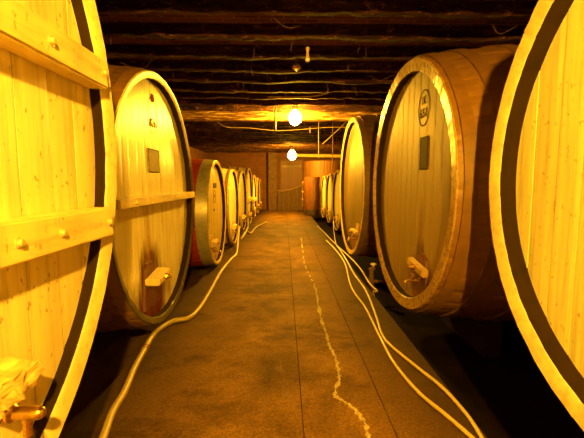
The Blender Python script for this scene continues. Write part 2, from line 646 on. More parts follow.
def tap(key, y, z, s=1.0, tilt=0.0, bar='block', door='door', brass=True, barlen=0.34, drop=0.28, barh=0.10, deep=0.09):
    """manhole door with cross bar, clamp screw and brass tap"""
    k = CASKS[key]
    x = -k['c']
    bm = bmesh.new()
    # trapezoid door board, wider at the foot
    w0, w1 = 0.12 * s, 0.17 * s
    za, zb = z - drop * s, z + 0.14 * s
    pts = [(-w1, za), (w1, za), (w0, zb - 0.05 * s), (w0 * 0.5, zb), (-w0 * 0.5, zb), (-w0, zb - 0.05 * s)]
    fr = [bm.verts.new((x + 0.022, y + a, b)) for a, b in pts]
    bk = [bm.verts.new((x - 0.003, y + a * 1.04, b)) for a, b in pts]
    bm.faces.new(fr)
    for i in range(6):
        bm.faces.new((fr[i], fr[(i + 1) % 6], bk[(i + 1) % 6], bk[i]))
    bm.faces.new(list(reversed(bk)))
    d = link('tap_door', bm, M[door], k['root'])
    bm = bmesh.new()
    rot = Matrix.Rotation(tilt, 3, 'X')
    box(bm, (x + 0.022 + deep / 2 * s, y, z), (deep * s, barlen * s, barh * s), rot, bev=0.012 * s)
    b = link('crossbar', bm, M[bar], k['root'])
    bm = bmesh.new()   # clamp screw with wing nut
    xo = x + 0.02 + deep * s
    tube(bm, [(xo - 0.04, y, z), (xo + 0.06 * s, y, z)], 0.014 * s, 8)
    lathe(bm, [(0.032 * s, xo), (0.032 * s, xo + 0.012), (0.024 * s, xo + 0.03 * s), (0.014 * s, xo + 0.034 * s)], (0, y, z), 8, 'x')
    for q in (-1, 1):
        box(bm, (xo + 0.02 * s, y + q * 0.045 * s, z + q * 0.012 * s), (0.014 * s, 0.06 * s, 0.03 * s), bev=0.005 * s)
    link('wing_nut', bm, M['brass'], b, True)
    if brass:
        zt = z - drop * s * 0.55
        bm = bmesh.new()
        x1 = x + 0.02
        lathe(bm, [(0.034 * s, x1 - 0.01), (0.034 * s, x1 + 0.012), (0.02 * s, x1 + 0.016), (0.018 * s, x1 + 0.06 * s),
                   (0.028 * s, x1 + 0.065 * s), (0.028 * s, x1 + 0.10 * s), (0.016 * s, x1 + 0.105 * s),
                   (0.016 * s, x1 + 0.135 * s)], (0, y, zt), 14, 'x')
        tube(bm, catmull([(x1 + 0.13 * s, y, zt), (x1 + 0.155 * s, y, zt - 0.01 * s), (x1 + 0.16 * s, y, zt - 0.05 * s)], 4), 0.014 * s, 10)
        t = link('tap', bm, M['brass'], k['root'], True)
        bm = bmesh.new()
        tube(bm, [(x1 + 0.083 * s, y, zt + 0.02 * s), (x1 + 0.083 * s, y, zt + 0.06 * s)], 0.010 * s, 8)
        box(bm, (x1 + 0.083 * s, y, zt + 0.066 * s), (0.018 * s, 0.08 * s, 0.014 * s), bev=0.004 * s)
        link('tap_handle', bm, M['brass'], t)
    return d


def text_mesh(s, size, h=0.003):
    cu = bpy.data.curves.new('t', 'FONT')
    cu.body = s
    cu.size = size
    cu.align_x = 'CENTER'
    cu.align_y = 'CENTER'
    cu.extrude = h / 2
    o = bpy.data.objects.new('t', cu)
    C.objects.link(o)
    dg = bpy.context.evaluated_depsgraph_get()
    me = bpy.data.meshes.new_from_object(o.evaluated_get(dg))
    bpy.data.objects.remove(o)
    bpy.data.curves.remove(cu)
    return me


def emblem(key, y, z, ry, rz, lines, mat, wline=0.008, x=None):
    k = CASKS[key]
    x = -k['c'] + 0.001 if x is None else x
    bm = bmesh.new()
    N = 40
    A = []
    for rr, dx in ((1, 0), (1, 0.002), (0, 0.002), (0, 0)):
        A.append([bm.verts.new((x + dx, y + (ry - wline * (1 - rr)) * math.cos(2 * PI * i / N),
                                z + (rz - wline * (1 - rr)) * math.sin(2 * PI * i / N))) for i in range(N)])
    for i in range(4):
        for j in range(N):
            P, Q = A[i], A[(i + 1) % 4]
            bm.faces.new((P[j], P[(j + 1) % N], Q[(j + 1) % N], Q[j]))
    ring = link('painted_ring', bm, M[mat], k['root'])
    for (s, size, dz) in lines:
        me = text_mesh(s, size)
        bm = bmesh.new()
        bm.from_mesh(me)
        bpy.data.meshes.remove(me)
        # text x -> local +y (reads left to right seen from +x), text y -> z, text z -> x
        mt = Matrix(((0, 0, 1, x + 0.0015), (1, 0, 0, y), (0, 1, 0, z + dz), (0, 0, 0, 1)))
        bmesh.ops.transform(bm, matrix=mt, verts=bm.verts)
        link('painted_number', bm, M[mat], k['root'])


def plate(key, name, y, z, sy, sz, mat, th=0.008, top_cut=0.0):
    k = CASKS[key]
    bm = bmesh.new()
    x = -k['c'] - 0.001
    box(bm, (x + th / 2, y, z), (th, sy, sz), bev=0.0015)
    o = link(name, bm, M[mat], k['root'])
    bm = bmesh.new()   # raised border of the plate
    for dz in (-1, 1):
        box(bm, (x + th, y, z + dz * (sz / 2 - 0.006)), (0.004, sy, 0.008))
    for dy in (-1, 1):
        box(bm, (x + th, y + dy * (sy / 2 - 0.006), z), (0.004, 0.008, sz))
    link('rim', bm, M['ink'], o)
    return o


GL, GR = 'casks of the left row', 'casks of the right row'
STW = (0.10, 0.012, 0.008)

# ---- left row
cask('l1', -1, -0.85, 0.53, 0.19, 1.405, 'huge pale cask filling the left edge, two bolted battens across its head', GL,
     L=2.6, w=0.09, c=0.066, NS=52, nb=15, speck=0.7, end='end_pale', rough_end=0.0015, bulge=0.05,
     hcol=(0.86, 0.75, 0.38), grime=0.3)
LO2 = -1.25
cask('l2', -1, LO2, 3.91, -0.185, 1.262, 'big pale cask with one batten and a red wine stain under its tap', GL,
     L=2.5, w=0.07, c=0.08, NS=48, nb=13, end='end_dark_low', hcol=(0.82, 0.72, 0.36), hrough=0.30, speck=0.15, grime=0.25,
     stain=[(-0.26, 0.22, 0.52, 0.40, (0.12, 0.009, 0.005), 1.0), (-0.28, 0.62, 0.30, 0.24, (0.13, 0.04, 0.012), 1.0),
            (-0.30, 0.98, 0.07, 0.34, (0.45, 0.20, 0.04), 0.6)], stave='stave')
cask('l3', -1, -1.20, 6.78, -0.56, 0.94, 'red painted cask with a wide galvanised hoop, third in the left row', GL,
     L=2.0, bulge=0.06, w=0.06, c=0.07, NS=36, nb=9, stave='stave_red', hoopm='hoop_zinc', hoops=((0.012, 0.20), (0.75, 0.83)),
     hcol=(0.42, 0.32, 0.08), end='end_mid', stain=[(-0.05, 0.28, 0.12, 0.25, (0.22, 0.08, 0.02), 0.8)])
SL = [('l4', 9.02, 0.90, -0.60, 'small gold-brown cask with a pale crossbar, just behind the red cask'),
      ('l5', 11.1, 0.88, -0.56, 'fifth cask of the left row, narrow pale head'),
      ('l6', 13.2, 0.98, -0.50, 'brightest distant cask of the left row, with a batten across its head'),
      ('l7', 15.35, 0.86, -0.58, 'seventh cask of the left row, small batten across its head'),
      ('l8', 17.4, 0.82, -0.62, 'eighth cask of the left row, dark browned head'),
      ('l9', 19.35, 0.80, -0.64, 'farthest cask of the left row beside the end wall')]
for i, (k, y, R, hc, lab) in enumerate(SL):
    cask(k, -1, -1.20, y, hc, R, lab, GL, L=2.0, bulge=0.05, w=0.05, c=0.07, NS=32, nb=9,
         stave='stave_gold' if k in ('l4', 'l5', 'l6') else 'stave', end='end_mid', hoops=((0.05, 0.12), (0.35, 0.43), (0.7, 0.78)),
         hcol=(0.86, 0.78, 0.36) if k != 'l8' else (0.40, 0.20, 0.07))

# ---- right row
cask('r1', 1, 1.35, 1.19, 0.06, 1.242, 'huge bright cask cut off by the right edge of the view', GR,
     L=2.6, w=0.10, c=0.12, NS=46, nb=13, speck=0.45, hcol=(0.90, 0.86, 0.44), rough_end=0.0025, grime=0.15)
cask('r2', 1, 1.35, 4.25, -0.06, 1.375, 'big brown cask with dark slate plate, second in the right row', GR,
     L=2.6, bulge=0.12, w=0.13, c=0.092, NS=44, nb=13, end='end_brown', slope=0.10, hcol=(0.33, 0.22, 0.045), grime=0.5, hrough=0.62, hoopm='hoop_brown',
     hoops=((0.05, 0.15), (0.30, 0.42), (0.72, 0.86), (1.15, 1.30), (1.7, 1.85)),
     stain=[(0.42, 0.33, 0.34, 0.34, (0.16, 0.035, 0.010), 0.9), (0.40, 0.66, 0.13, 0.20, (0.09, 0.03, 0.01), 0.9), (0.40, 0.98, 0.06, 0.3, (0.22, 0.11, 0.02), 0.7)], rough_end=0.003)
cask('r3', 1, 1.35, 7.62, -0.10, 1.385, 'large cask third in the right row, with a bright thin rim', GR,
     L=2.6, bulge=0.10, w=0.09, c=0.09, NS=40, nb=11, end='end_mid', hcol=(0.13, 0.09, 0.02), stave='stave_dark', hrough=0.5,
     stain=[(0.05, 0.2, 0.16, 0.25, (0.20, 0.05, 0.02), 0.8)])
SR = [('r4', 11.9, 0.96, -0.60, 'bright yellow-headed small cask just beyond the large casks of the right row'),
      ('r5', 13.95, 0.92, -0.62, 'small cask with a shiny brass tap, fifth in the right row'),
      ('r6', 15.95, 0.90, -0.64, 'farthest small cask of the right row beside the dark red vat')]
for k, y, R, hc, lab in SR:
    cask(k, 1, 1.68, y, hc, R, lab, GR, L=2.0, bulge=0.05, w=0.05, c=0.07, NS=32, nb=9, stave='stave_gold', end='end_mid',
         hoops=((0.05, 0.12), (0.35, 0.43), (0.7, 0.78)), hcol=(0.88, 0.80, 0.38))

# ---- battens, taps, marks
k = CASKS['l1']
zb = k['zc'] - k['R']
y_, z_ = loc('l1', 113, 218.5, 0.02)
zm = z_ - 0.01
batten('l1', zm, 0.135, -0.066, 0.035, 0.0, bolts=(loc('l1', 18.5, 241, 0.035)[0], loc('l1', 62, 231, 0.035)[0], loc('l1', 109.5, 224, 0.035)[0]), yend=loc('l1', 113.5, 222, 0.035)[0])
y_, z_ = loc('l1', 107.5, 77, 0.02)
batten('l1', z_ + 0.0, 0.125, -0.066, 0.035, -0.03, bolts=(loc('l1', 51, 37, 0.035)[0], loc('l1', 104, 73, 0.035)[0]), yend=loc('l1', 108, 80, 0.035)[0])
y2, z2 = loc('l2', 194, 194.5, 0.03)
y1, z1 = loc('l2', 118.6, 204.8, 0.03)
k2 = CASKS['l2']
half = math.sqrt(k2['R'] ** 2 - (z2 - k2['R']) ** 2)
batten('l2', z2, 0.078, -0.08, 0.04, 0.0, bolts=(loc('l2', 136, 202.5, 0.04)[0], loc('l2', 174.5, 197, 0.04)[0]),
       extend=(y1 + half, y2 - half))
for kk, px, py in (('l6', 250, 200), ('l7', 254.5, 200)):
    batten(kk, loc(kk, px, py, 0.02)[1], 0.12, -0.07, 0.03, 0.0)

# L1: old split block over a big brass tap, lower left
y0, z0 = loc('l1', 22, 400, 0.0)
bm = bmesh.new()
rnd = random.Random(3)
y0, z0 = loc('l1', 10, 388, 0.0)
box(bm, (-0.005, y0 - 0.02, z0 + 0.02), (0.125, 0.17, 0.085), Matrix.Rotation(0.10, 3, 'X'), bev=0.012)
bmesh.ops.subdivide_edges(bm, edges=bm.edges[:], cuts=5, use_grid_fill=True)
for v in bm.verts:
    n = noise.noise_vector(v.co * 19) + noise.noise_vector(v.co * 47) * 0.6
    v.co += Vector((n.x * 0.026, n.y * 0.022, n.z * 0.022))
link('tap_block', bm, M['old_block'], k['root'])
bm = bmesh.new()
ty, tz = loc('l1', 12, 413, 0.0)
lathe(bm, [(0.030, -0.068), (0.030, -0.03), (0.019, -0.025), (0.019, -0.012), (0.028, -0.008), (0.030, 0.002), (0.024, 0.008), (0.0205, 0.012),
           (0.0205, 0.082), (0.018, 0.092), (0.011, 0.100), (0.004, 0.102)], (0, ty, tz), 18, 'x')
tube(bm, [(0.045, ty, tz), (0.045, ty, tz - 0.075)], 0.014, 10)
link('tap', bm, M['brass'], k['root'], True)

# L2
y, z = loc('l2', 155.5, 279, 0.02)
tap('l2', y + 0.1, z, 1.0, 0.12, 'block', 'door', False, 0.34, 0.30, 0.07, 0.14)
y, z = loc('l2', 152.5, 115)
emblem('l2', y, z, 0.135, 0.185, [('82', 0.001, 0)] and [('826', 0.125, -0.085)], 'ink_light', 0.007)
y, z = loc('l2', 152, 98.2)
bm = bmesh.new()
lathe(bm, [(0.045, -0.081), (0.045, -0.074), (0.038, -0.070)], (0, y, z), 6, 'x')
bmesh.ops.scale(bm, vec=(1, 1, 1.0), verts=bm.verts)
link('seal', bm, M['red_mark'], k2['root'])
y, z = loc('l2', 153.5, 161)
plate('l2', 'number_plate', y, z, 0.31, 0.235, 'zinc_plate')

# L3
y, z = loc('l3', 216.5, 243, 0.02)
tap('l3', y, z, 0.9, 0.0, 'old_block', 'door_pale', True, 0.36, 0.28)
y, z = loc('l3', 214.7, 185.5)
plate('l3', 'number_plate', y, z, 0.26, 0.09, 'slate')
y, z = loc('l3', 214.3, 196.5)
emblem('l3', y, z, 0.11, 0.12, [('9', 0.10, 0)], 'ink', 0.012)
y, z = loc('l3', 214, 210)
bm = bmesh.new()
lathe(bm, [(0.022, -0.071), (0.022, -0.062), (0.015, -0.060)], (0, y, z), 10, 'x')
link('bung', bm, M['ink'], CASKS['l3']['root'])

# small casks: taps
for kk, px, py, bar in (('l4', 234.5, 228, 'block'), ('l5', 243.5, 218, 'old_block'), ('l6', 250, 215, 'old_block'),
                        ('l7', 254, 210, 'block')):
    y, z = loc(kk, px, py, 0.02)
    z = min(max(z, 0.22), 0.7)
    tap(kk, 0.0, z, 0.9, 0.0, bar, 'door_pale', True, 0.36, min(0.28, (z - 0.1) / 0.95), 0.12)
for kk in ('l8', 'l9', 'r6'):
    tap(kk, 0.0, 0.38, 0.8, 0.0, 'old_block', 'door_pale', True)
y, z = loc('r4', 334, 217, 0.02)
tap('r4', 0.0, 0.40, 0.9, 0, 'old_block', 'door_pale', True)
tap('r5', 0.0, 0.42, 0.9, 0, 'old_block', 'door_pale', True)

# R2 (second right)
y, z = loc('r2', 412, 267, 0.02)
tap('r2', y, z, 1.0, -0.10, 'old_block', 'door', True, 0.44, 0.26, 0.085, 0.07)
y, z = loc('r2', 424, 108)
emblem('r2', y, z, 0.155, 0.185, [('IK', 0.12, 0.075), ('651', 0.135, -0.055)], 'ink', 0.012)
y, z = loc('r2', 424.2, 153)
plate('r2', 'slate_plate', y, z, 0.21, 0.33, 'slate')
# R3
y, z = loc('r3', 352.5, 231.5, 0.02)
tap('r3', y, z, 1.1, 0, 'old_block', 'door_pale', True, 0.5, 0.22, 0.05)

# ------------------------------------------------------------------ stillage: sleepers and wedges carrying each cask
PITR, PITL = -0.30, -0.10


def stillage(key, lab):
    k = CASKS[key]
    fl = PITL if k['side'] < 0 else PITR
    sg = -1 if k['side'] < 0 else 1
    for dx in (0.85 if k['side'] > 0 else 0.6, k['L'] - 0.5):
        r = rad(k['R'], k['L'], k['bulge'], dx / k['L'])
        bott = k['zc'] - r - 0.007
        x = k['X'] + sg * dx
        t = thing('cask_cradle', (x, k['yc'], fl), lab + (', front one of its pair' if dx < 0.9 else ', rear one of its pair'),
                  'cradle', 'timber cradles under the casks')
        sw = min(0.55, k['R'] * 0.5)
        bm = bmesh.new()
        hb = max(bott - fl, 0.05)
        # curved saddle: top follows the cask
        n = 12
        top = []
        for i in range(n + 1):
            yy = -sw + 2 * sw * i / n
            top.append((yy, hb + (r + 0.007) - math.sqrt((r + 0.007) ** 2 - yy * yy)))
        outline = [(-sw, 0)] + top + [(sw, 0)]
        fr = [bm.verts.new((-0.09, a, b)) for a, b in outline]
        bk = [bm.verts.new((0.09, a, b)) for a, b in outline]
        bm.faces.new(fr)
        bm.faces.new(bk)
        m = len(fr)
        for i in range(m):
            bm.faces.new((fr[i], fr[(i + 1) % m], bk[(i + 1) % m], bk[i]))
        link('saddle', bm, M['timber'], t)


names = {'l1': 'dark timber cradle under the huge left edge cask', 'l2': 'dark timber cradle under the wine stained pale cask',
         'l3': 'dark timber cradle under the red cask', 'l4': 'dark timber cradle under the fourth left cask',
         'l5': 'dark timber cradle under the fifth left cask', 'l6': 'dark timber cradle under the sixth left cask',
         'l7': 'dark timber cradle under the seventh left cask', 'l8': 'dark timber cradle under the eighth left cask',
         'l9': 'dark timber cradle under the farthest left cask', 'r1': 'dark timber cradle under the huge right edge cask',
         'r2': 'dark timber cradle under the brown cask with slate plate', 'r3': 'dark timber cradle under the third right cask',
         'r4': 'dark timber cradle under the fourth right cask', 'r5': 'dark timber cradle under the fifth right cask',
         'r6': 'dark timber cradle under the farthest small right cask'}
for kk, lab in names.items():
    stillage(kk, lab)

# ------------------------------------------------------------------ room
XL, XR, Y0, Y1, ZC = -4.3, 4.5, -12.0, 20.85, CAMZ + 1.74
FL, FR = -1.34, 1.24


def struct(name, bm, m, smooth=False):
    o = link(name, bm, m, None, smooth)
    o['kind'] = 'structure'
    return o


# walkway slabs
bm = bmesh.new()
rnd = random.Random(11)
colx = [FL, 0.12, 0.69, FR]
for ci in range(3):
    xa, xb = colx[ci], colx[ci + 1]
    ys = [Y0]
    base = [3.37, 3.55, 2.9][ci]
    step = [1.62, 1.9, 1.75][ci]
    y = base - step * math.ceil((base - Y0) / step) + step
    while y < Y1 - 0.3:
        ys.append(y + (rnd.uniform(-0.1, 0.1) if abs(y - base) > 0.1 else 0))
        y += step
    ys.append(Y1)
    for j in range(len(ys) - 1):
        g = 0.0012
        dz = rnd.uniform(-0.002, 0.0)
        box(bm, ((xa + xb) / 2, (ys[j] + ys[j + 1]) / 2, -0.16 + dz), (xb - xa - 0.005, ys[j + 1] - ys[j] - 2 * g, 0.32), bev=0.002)
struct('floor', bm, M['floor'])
bm = bmesh.new()
box(bm, ((XL + FL) / 2 - 0.012, (Y0 + Y1) / 2, PITL - 0.15), (FL - XL - 0.03, Y1 - Y0, 0.3))
struct('floor_left', bm, M['ledge'])
bm = bmesh.new()
box(bm, ((XR + FR) / 2, (Y0 + Y1) / 2, PITR - 0.1), (XR - FR, Y1 - Y0, 0.2))
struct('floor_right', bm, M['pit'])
bm = bmesh.new()
box(bm, (0, (Y0 + Y1) / 2, -0.42), (XR - XL, Y1 - Y0, 0.1))
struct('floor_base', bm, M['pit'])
bm = bmesh.new()
box(bm, ((XL + XR) / 2, (Y0 + Y1) / 2, ZC + 0.1), (XR - XL + 0.4, Y1 - Y0 + 0.4, 0.2))
struct('ceiling', bm, M['ceiling'])
for nm, c, s in (('wall_left', (XL - 0.1, (Y0 + Y1) / 2, ZC / 2 - 0.2), (0.2, Y1 - Y0 + 0.4, ZC + 0.7)),
                 ('wall_right', (XR + 0.1, (Y0 + Y1) / 2, ZC / 2 - 0.2), (0.2, Y1 - Y0 + 0.4, ZC + 0.7)),
                 ('wall_end', ((XL + XR) / 2, Y1 + 0.1, ZC / 2 - 0.2), (XR - XL, 0.2, ZC + 0.7)),
                 ('wall_back', ((XL + XR) / 2, Y0 - 0.1, ZC / 2 - 0.2), (XR - XL, 0.2, ZC + 0.7))):
    bm = bmesh.new()
    box(bm, c, s)
    struct(nm, bm, M['wall'])

# ceiling timbers, every 0.6 m
ti = 0
ys = [3.71 - 0.6 * i for i in range(1, 25)] + [3.71, 4.29, 4.93, 5.53, 6.07] + [6.7 + 0.62 * i for i in range(23)]
rnd = random.Random(5)
for y in sorted(ys):
    if y < Y0 + 0.2 or y > Y1 - 0.15: continue
    ti += 1
    bm = bmesh.new()
    hh = 0.14
    nx = 150
    wv = 0.085 + rnd.uniform(-0.02, 0.03)
    dz = rnd.uniform(-0.015, 0.012)
    rows = []
    for i in range(nx + 1):
        x = XL + (XR - XL) * i / nx
        a = noise.noise(Vector((x * 1.3, y * 3, 0))) * 0.035 + noise.noise(Vector((x * 6, y * 3, 4))) * 0.022
        b2 = noise.noise(Vector((x * 1.1, y * 5, 9))) * 0.03 + noise.noise(Vector((x * 7, y * 5, 9))) * 0.015
        z0 = ZC - hh + dz + a
        ya, yb = y + b2, y + wv - b2 * 0.5
        rows.append([bm.verts.new(v) for v in ((x, ya, ZC + 0.01), (x, ya, z0 + 0.015), (x, ya + 0.015, z0), (x, yb - 0.015, z0),
                                               (x, yb, z0 + 0.015), (x, yb, ZC + 0.01))])
    for i in range(nx):
        for j in range(5):
            bm.faces.new((rows[i][j], rows[i + 1][j], rows[i + 1][j + 1], rows[i][j + 1]))
    bm.faces.new(rows[0])
    bm.faces.new(rows[-1])
    struct('trim_%d' % ti, bm, M['beam'], True)

# deep girder added beyond the nearer bulb to catch its glow as a streak
bm = bmesh.new()
rows = []
for i in range(221):
    x = XL + (XR - XL) * i / 220
    z0 = CAMZ + 1.43 + noise.noise(Vector((x * 2, 1, 0))) * 0.02 + noise.noise(Vector((x * 9, 1, 4))) * 0.012
    ya = 8.78 + noise.noise(Vector((x * 3, 5, 9))) * 0.02
    rows.append([bm.verts.new(v) for v in ((x, ya, ZC + 0.01), (x, ya - 0.02, z0 + 0.16), (x, ya + 0.01, z0 + 0.11), (x, ya - 0.015, z0 + 0.06), (x, ya, z0 + 0.02), (x, ya + 0.02, z0), (x, ya + 0.2, z0), (x, ya + 0.2, ZC + 0.01))])
for i in range(220):
    for j in range(7):
        bm.faces.new((rows[i][j], rows[i + 1][j], rows[i + 1][j + 1], rows[i][j + 1]))
bm.faces.new(rows[0])
bm.faces.new(rows[-1])
struct('trim_90', bm, M['girder'], True)

# dusty strands of cobweb between and under the timbers
bm = bmesh.new()
rnd = random.Random(21)
for _ in range(150):
    x, y = rnd.uniform(-3.0, 3.2), rnd.uniform(4.0, 15)
    ln = rnd.uniform(0.05, 0.22)
    z0 = ZC - rnd.uniform(0.0, 0.12)
    pts = [(x, y, z0), (x + rnd.uniform(-.02, .02), y + .01, z0 - ln * 0.5), (x + rnd.uniform(-.03, .03), y, z0 - ln)]
    tube(bm, catmull(pts, 3), rnd.uniform(0.001, 0.003), 4)
for _ in range(40):
    x, y = rnd.uniform(-3.0, 3.0), rnd.uniform(3.2, 13)
    w_ = rnd.uniform(0.15, 0.5)
    z0 = ZC - 0.14
    tube(bm, catmull([(x, y, z0), (x + w_ * .5, y + .1, z0 - rnd.uniform(.02, .08)), (x + w_, y + rnd.uniform(-.2, .3), z0)], 4), rnd.uniform(0.001, 0.0025), 4)
tag(link('cobweb', bm, M['dust_web']), 'dusty cobweb strands hanging from the ceiling timbers', 'cobweb', kind='stuff')

# pier at the end wall
bm = bmesh.new()
pa, pb = at_y(268.5, 209, 20.5), at_y(277, 209, 20.5)
box(bm, ((pa.x + pb.x) / 2, 20.62, ZC / 2), (pb.x - pa.x, 0.46, ZC), bev=0.02)
struct('wall_pier', bm, M['pier'])

# door in the end wall
pa, pb = at_y(281, 209, 20.7), at_y(302, 209, 20.7)
ztop = at_y(290, 160, 20.7).z
dr = bpy.data.objects.new('door_1', None)
C.objects.link(dr)
dr.location = ((pa.x + pb.x) / 2, 20.85, 0)
dr['kind'] = 'structure'
W = pb.x - pa.x
bm = bmesh.new()
nb = 7
for i in range(nb):
    box(bm, (-W / 2 + W * (i + 0.5) / nb, -0.05, ztop / 2), (W / nb - 0.008, 0.05, ztop - 0.03), bev=0.005)
link('door_boards', bm, M['door_red'], dr)
bm = bmesh.new()
for zz in (0.4, ztop - 0.35):
    box(bm, (0, -0.085, zz), (W * 0.95, 0.03, 0.10), bev=0.004)
link('ledge_rail', bm, M['iron'], dr)
bm = bmesh.new()
for sx in (-1, 1):
    box(bm, (sx * (W / 2 + 0.03), -0.06, ztop / 2), (0.07, 0.12, ztop))
box(bm, (0, -0.06, ztop + 0.03), (W + 0.13, 0.12, 0.07))
link('door_frame', bm, M['pier'], dr)

# canvas sheet hanging in front of the door
sh = thing('canvas_sheet', (0.35, 20.2, 0), 'brown canvas sheet hung low across the end wall door, its pale top edge sagging', 'sheet')
xa, xb = at_y(277.5, 205, 20.2).x - 0.35, at_y(303.5, 205, 20.2).x - 0.35
topz = [at_y(p, q, 20.2).z for p, q in ((277.5, 190.5), (282, 190.8), (287, 190), (292, 188.8), (298, 186.8), (303.5, 184.5))]
bm = bmesh.new()
hem = bmesh.new()
nx, nz = 60, 14
def topat(u):
    f = u * (len(topz) - 1)
    i = min(int(f), len(topz) - 2)
    return topz[i] + (topz[i + 1] - topz[i]) * (f - i)
for layer in (0, 1):
    vv = []
    for i in range(nx + 1):
        u = i / nx
        x = xa + (xb - xa) * u
        t = topat(u)
        vv.append([bm.verts.new((x, math.sin(u * 60) * 0.018 + math.sin(u * 23) * 0.02 + layer * 0.008, 0.01 + (t - 0.01) * j / nz)) for j in range(nz + 1)])
    for i in range(nx):
        for j in range(nz):
            bm.faces.new((vv[i][j], vv[i + 1][j], vv[i + 1][j + 1], vv[i][j + 1]))
link('canvas', bm, M['sheet'], sh, True)
tube(hem, [(xa + (xb - xa) * i / 30, 0.0 + math.sin(i / 30 * 60) * 0.018 + math.sin(i / 30 * 23) * 0.02, topat(i / 30)) for i in range(31)], 0.03, 8)
link('hem', hem, M['sheet_hem'], sh, True)

# ------------------------------------------------------------------ upright vats at the end on the right
def upright_vat(loc_, r0, r1, h, m, label, plinth=0.0, hoops=(0.25, 0.6, 0.9), seg=30, pr=None, group='upright vats at the end of the right row'):
    t = thing('upright_vat', loc_, label, 'vat', group)
    if plinth:
        bm = bmesh.new()
        lathe(bm, [((pr or r0) - 0.01, 0), (pr or r0, 0.02), (pr or r0, plinth - 0.02), ((pr or r0) - 0.02, plinth)], (0, 0, 0), 28)
        link('plinth', bm, M['plinth'], t)
    bm = bmesh.new()
    N = seg
    rings = []
    zs = [plinth + (h - plinth) * q / 6 for q in range(7)]
    for q, z in enumerate(zs):
        r = r0 + (r1 - r0) * q / 6
        ring = []
        for kx in range(N):
            a0 = 2 * PI * kx / N
            d = 2 * PI / N
            for a, dr in ((a0, -0.006), (a0 + d * 0.07, 0), (a0 + d * 0.93, 0)):
                ring.append(bm.verts.new(((r + dr) * math.cos(a), (r + dr) * math.sin(a), z)))
        rings.append(ring)
    n = len(rings[0])
    for i in range(6):
        for j in range(n):
            bm.faces.new((rings[i][j], rings[i][(j + 1) % n], rings[i + 1][(j + 1) % n], rings[i + 1][j]))
    bm.faces.new(rings[0])
    # open rim and sunk lid
    inner = [bm.verts.new((v.co.x * (1 - 0.05 / r1), v.co.y * (1 - 0.05 / r1), h)) for v in rings[-1]]
    low = [bm.verts.new((v.co.x, v.co.y, h - 0.06)) for v in inner]
    for j in range(n):
        bm.faces.new((rings[-1][j], rings[-1][(j + 1) % n], inner[(j + 1) % n], inner[j]))
        bm.faces.new((inner[j], inner[(j + 1) % n], low[(j + 1) % n], low[j]))
    bm.faces.new(low)
    link('staves', bm, m, t, True)
    for hz in hoops:
        z = plinth + (h - plinth) * hz
        r = r0 + (r1 - r0) * hz
        bm = bmesh.new()
        A = []
        for rr, zz in ((r - 0.003, z), (r + 0.006, z), (r + 0.006, z + 0.045), (r - 0.003, z + 0.045)):
            A.append([bm.verts.new((rr * math.cos(2 * PI * i / 60), rr * math.sin(2 * PI * i / 60), zz)) for i in range(60)])
        for i in range(4):
            for j in range(60):
                P, Q = A[i], A[(i + 1) % 4]
                bm.faces.new((P[j], P[(j + 1) % 60], Q[(j + 1) % 60], Q[j]))
        link('hoop', bm, M['hoop_rust'], t, True)
    return t


vf = upright_vat((1.30, 17.35, 0), 0.32, 0.385, 1.78, M['vat'], 'shiny dark red upright vat on a black plinth in the walkway', 0.28,
                 (0.2,), 24, 0.33)
# sight tube and valves on its aisle side
bm = bmesh.new()
tube(bm, [(-0.42, -0.02, 0.45), (-0.44, -0.02, 1.55)], 0.012, 8)
for zz in (0.46, 1.54):
    tube(bm, [(-0.33, -0.02, zz), (-0.45, -0.02, zz)], 0.016, 8)
st = link('sight_tube', bm, M['brass'], vf, True)
for zz in (0.75, 1.1):
    bm = bmesh.new()
    box(bm, (-0.43, -0.02, zz), (0.09, 0.05, 0.06), bev=0.01)
    tube(bm, [(-0.43, -0.05, zz), (-0.43, -0.12, zz)], 0.012, 8)
    link('valve', bm, M['brass'], vf)
vg = upright_vat((2.05, 19.7, PITR), 0.98, 1.05, 1.06 + CAMZ - PITR, M['vat_pale'], 'tall pale brown upright vat behind the shiny dark red vat',
                 0.2, (0.15, 0.5), 40)

# ------------------------------------------------------------------ hoses
def hose(px, r, mat, label, pre=(), post=(), name='hose', lift=0.0, group=None, coup=()):
    pts = [at_floor(a, b, r + lift) for a, b in px]
    pts = list(pre) + pts + list(post)
    org = Vector((pts[0].x, pts[0].y, 0))
    t = thing(name, org, label, 'hose', group)
    cm = catmull([Vector(p) - org for p in pts], 8)
    bm = bmesh.new()
    tube(bm, cm, r, 12)
    link('tubing', bm, M[mat], t, True)
    for (a, b) in coup:
        p = at_floor(a, b, r + lift) - org
        j = min(range(1, len(cm) - 1), key=lambda i: (cm[i] - p).length)
        d = (cm[j + 1] - cm[j - 1]).normalized()
        bm = bmesh.new()
        for q in (-0.022, 0.022):
            tube(bm, [p + d * (q - 0.009), p + d * (q + 0.009)], r * 1.16, 14)
        link('clamp', bm, M['coupling'], t)
    return t


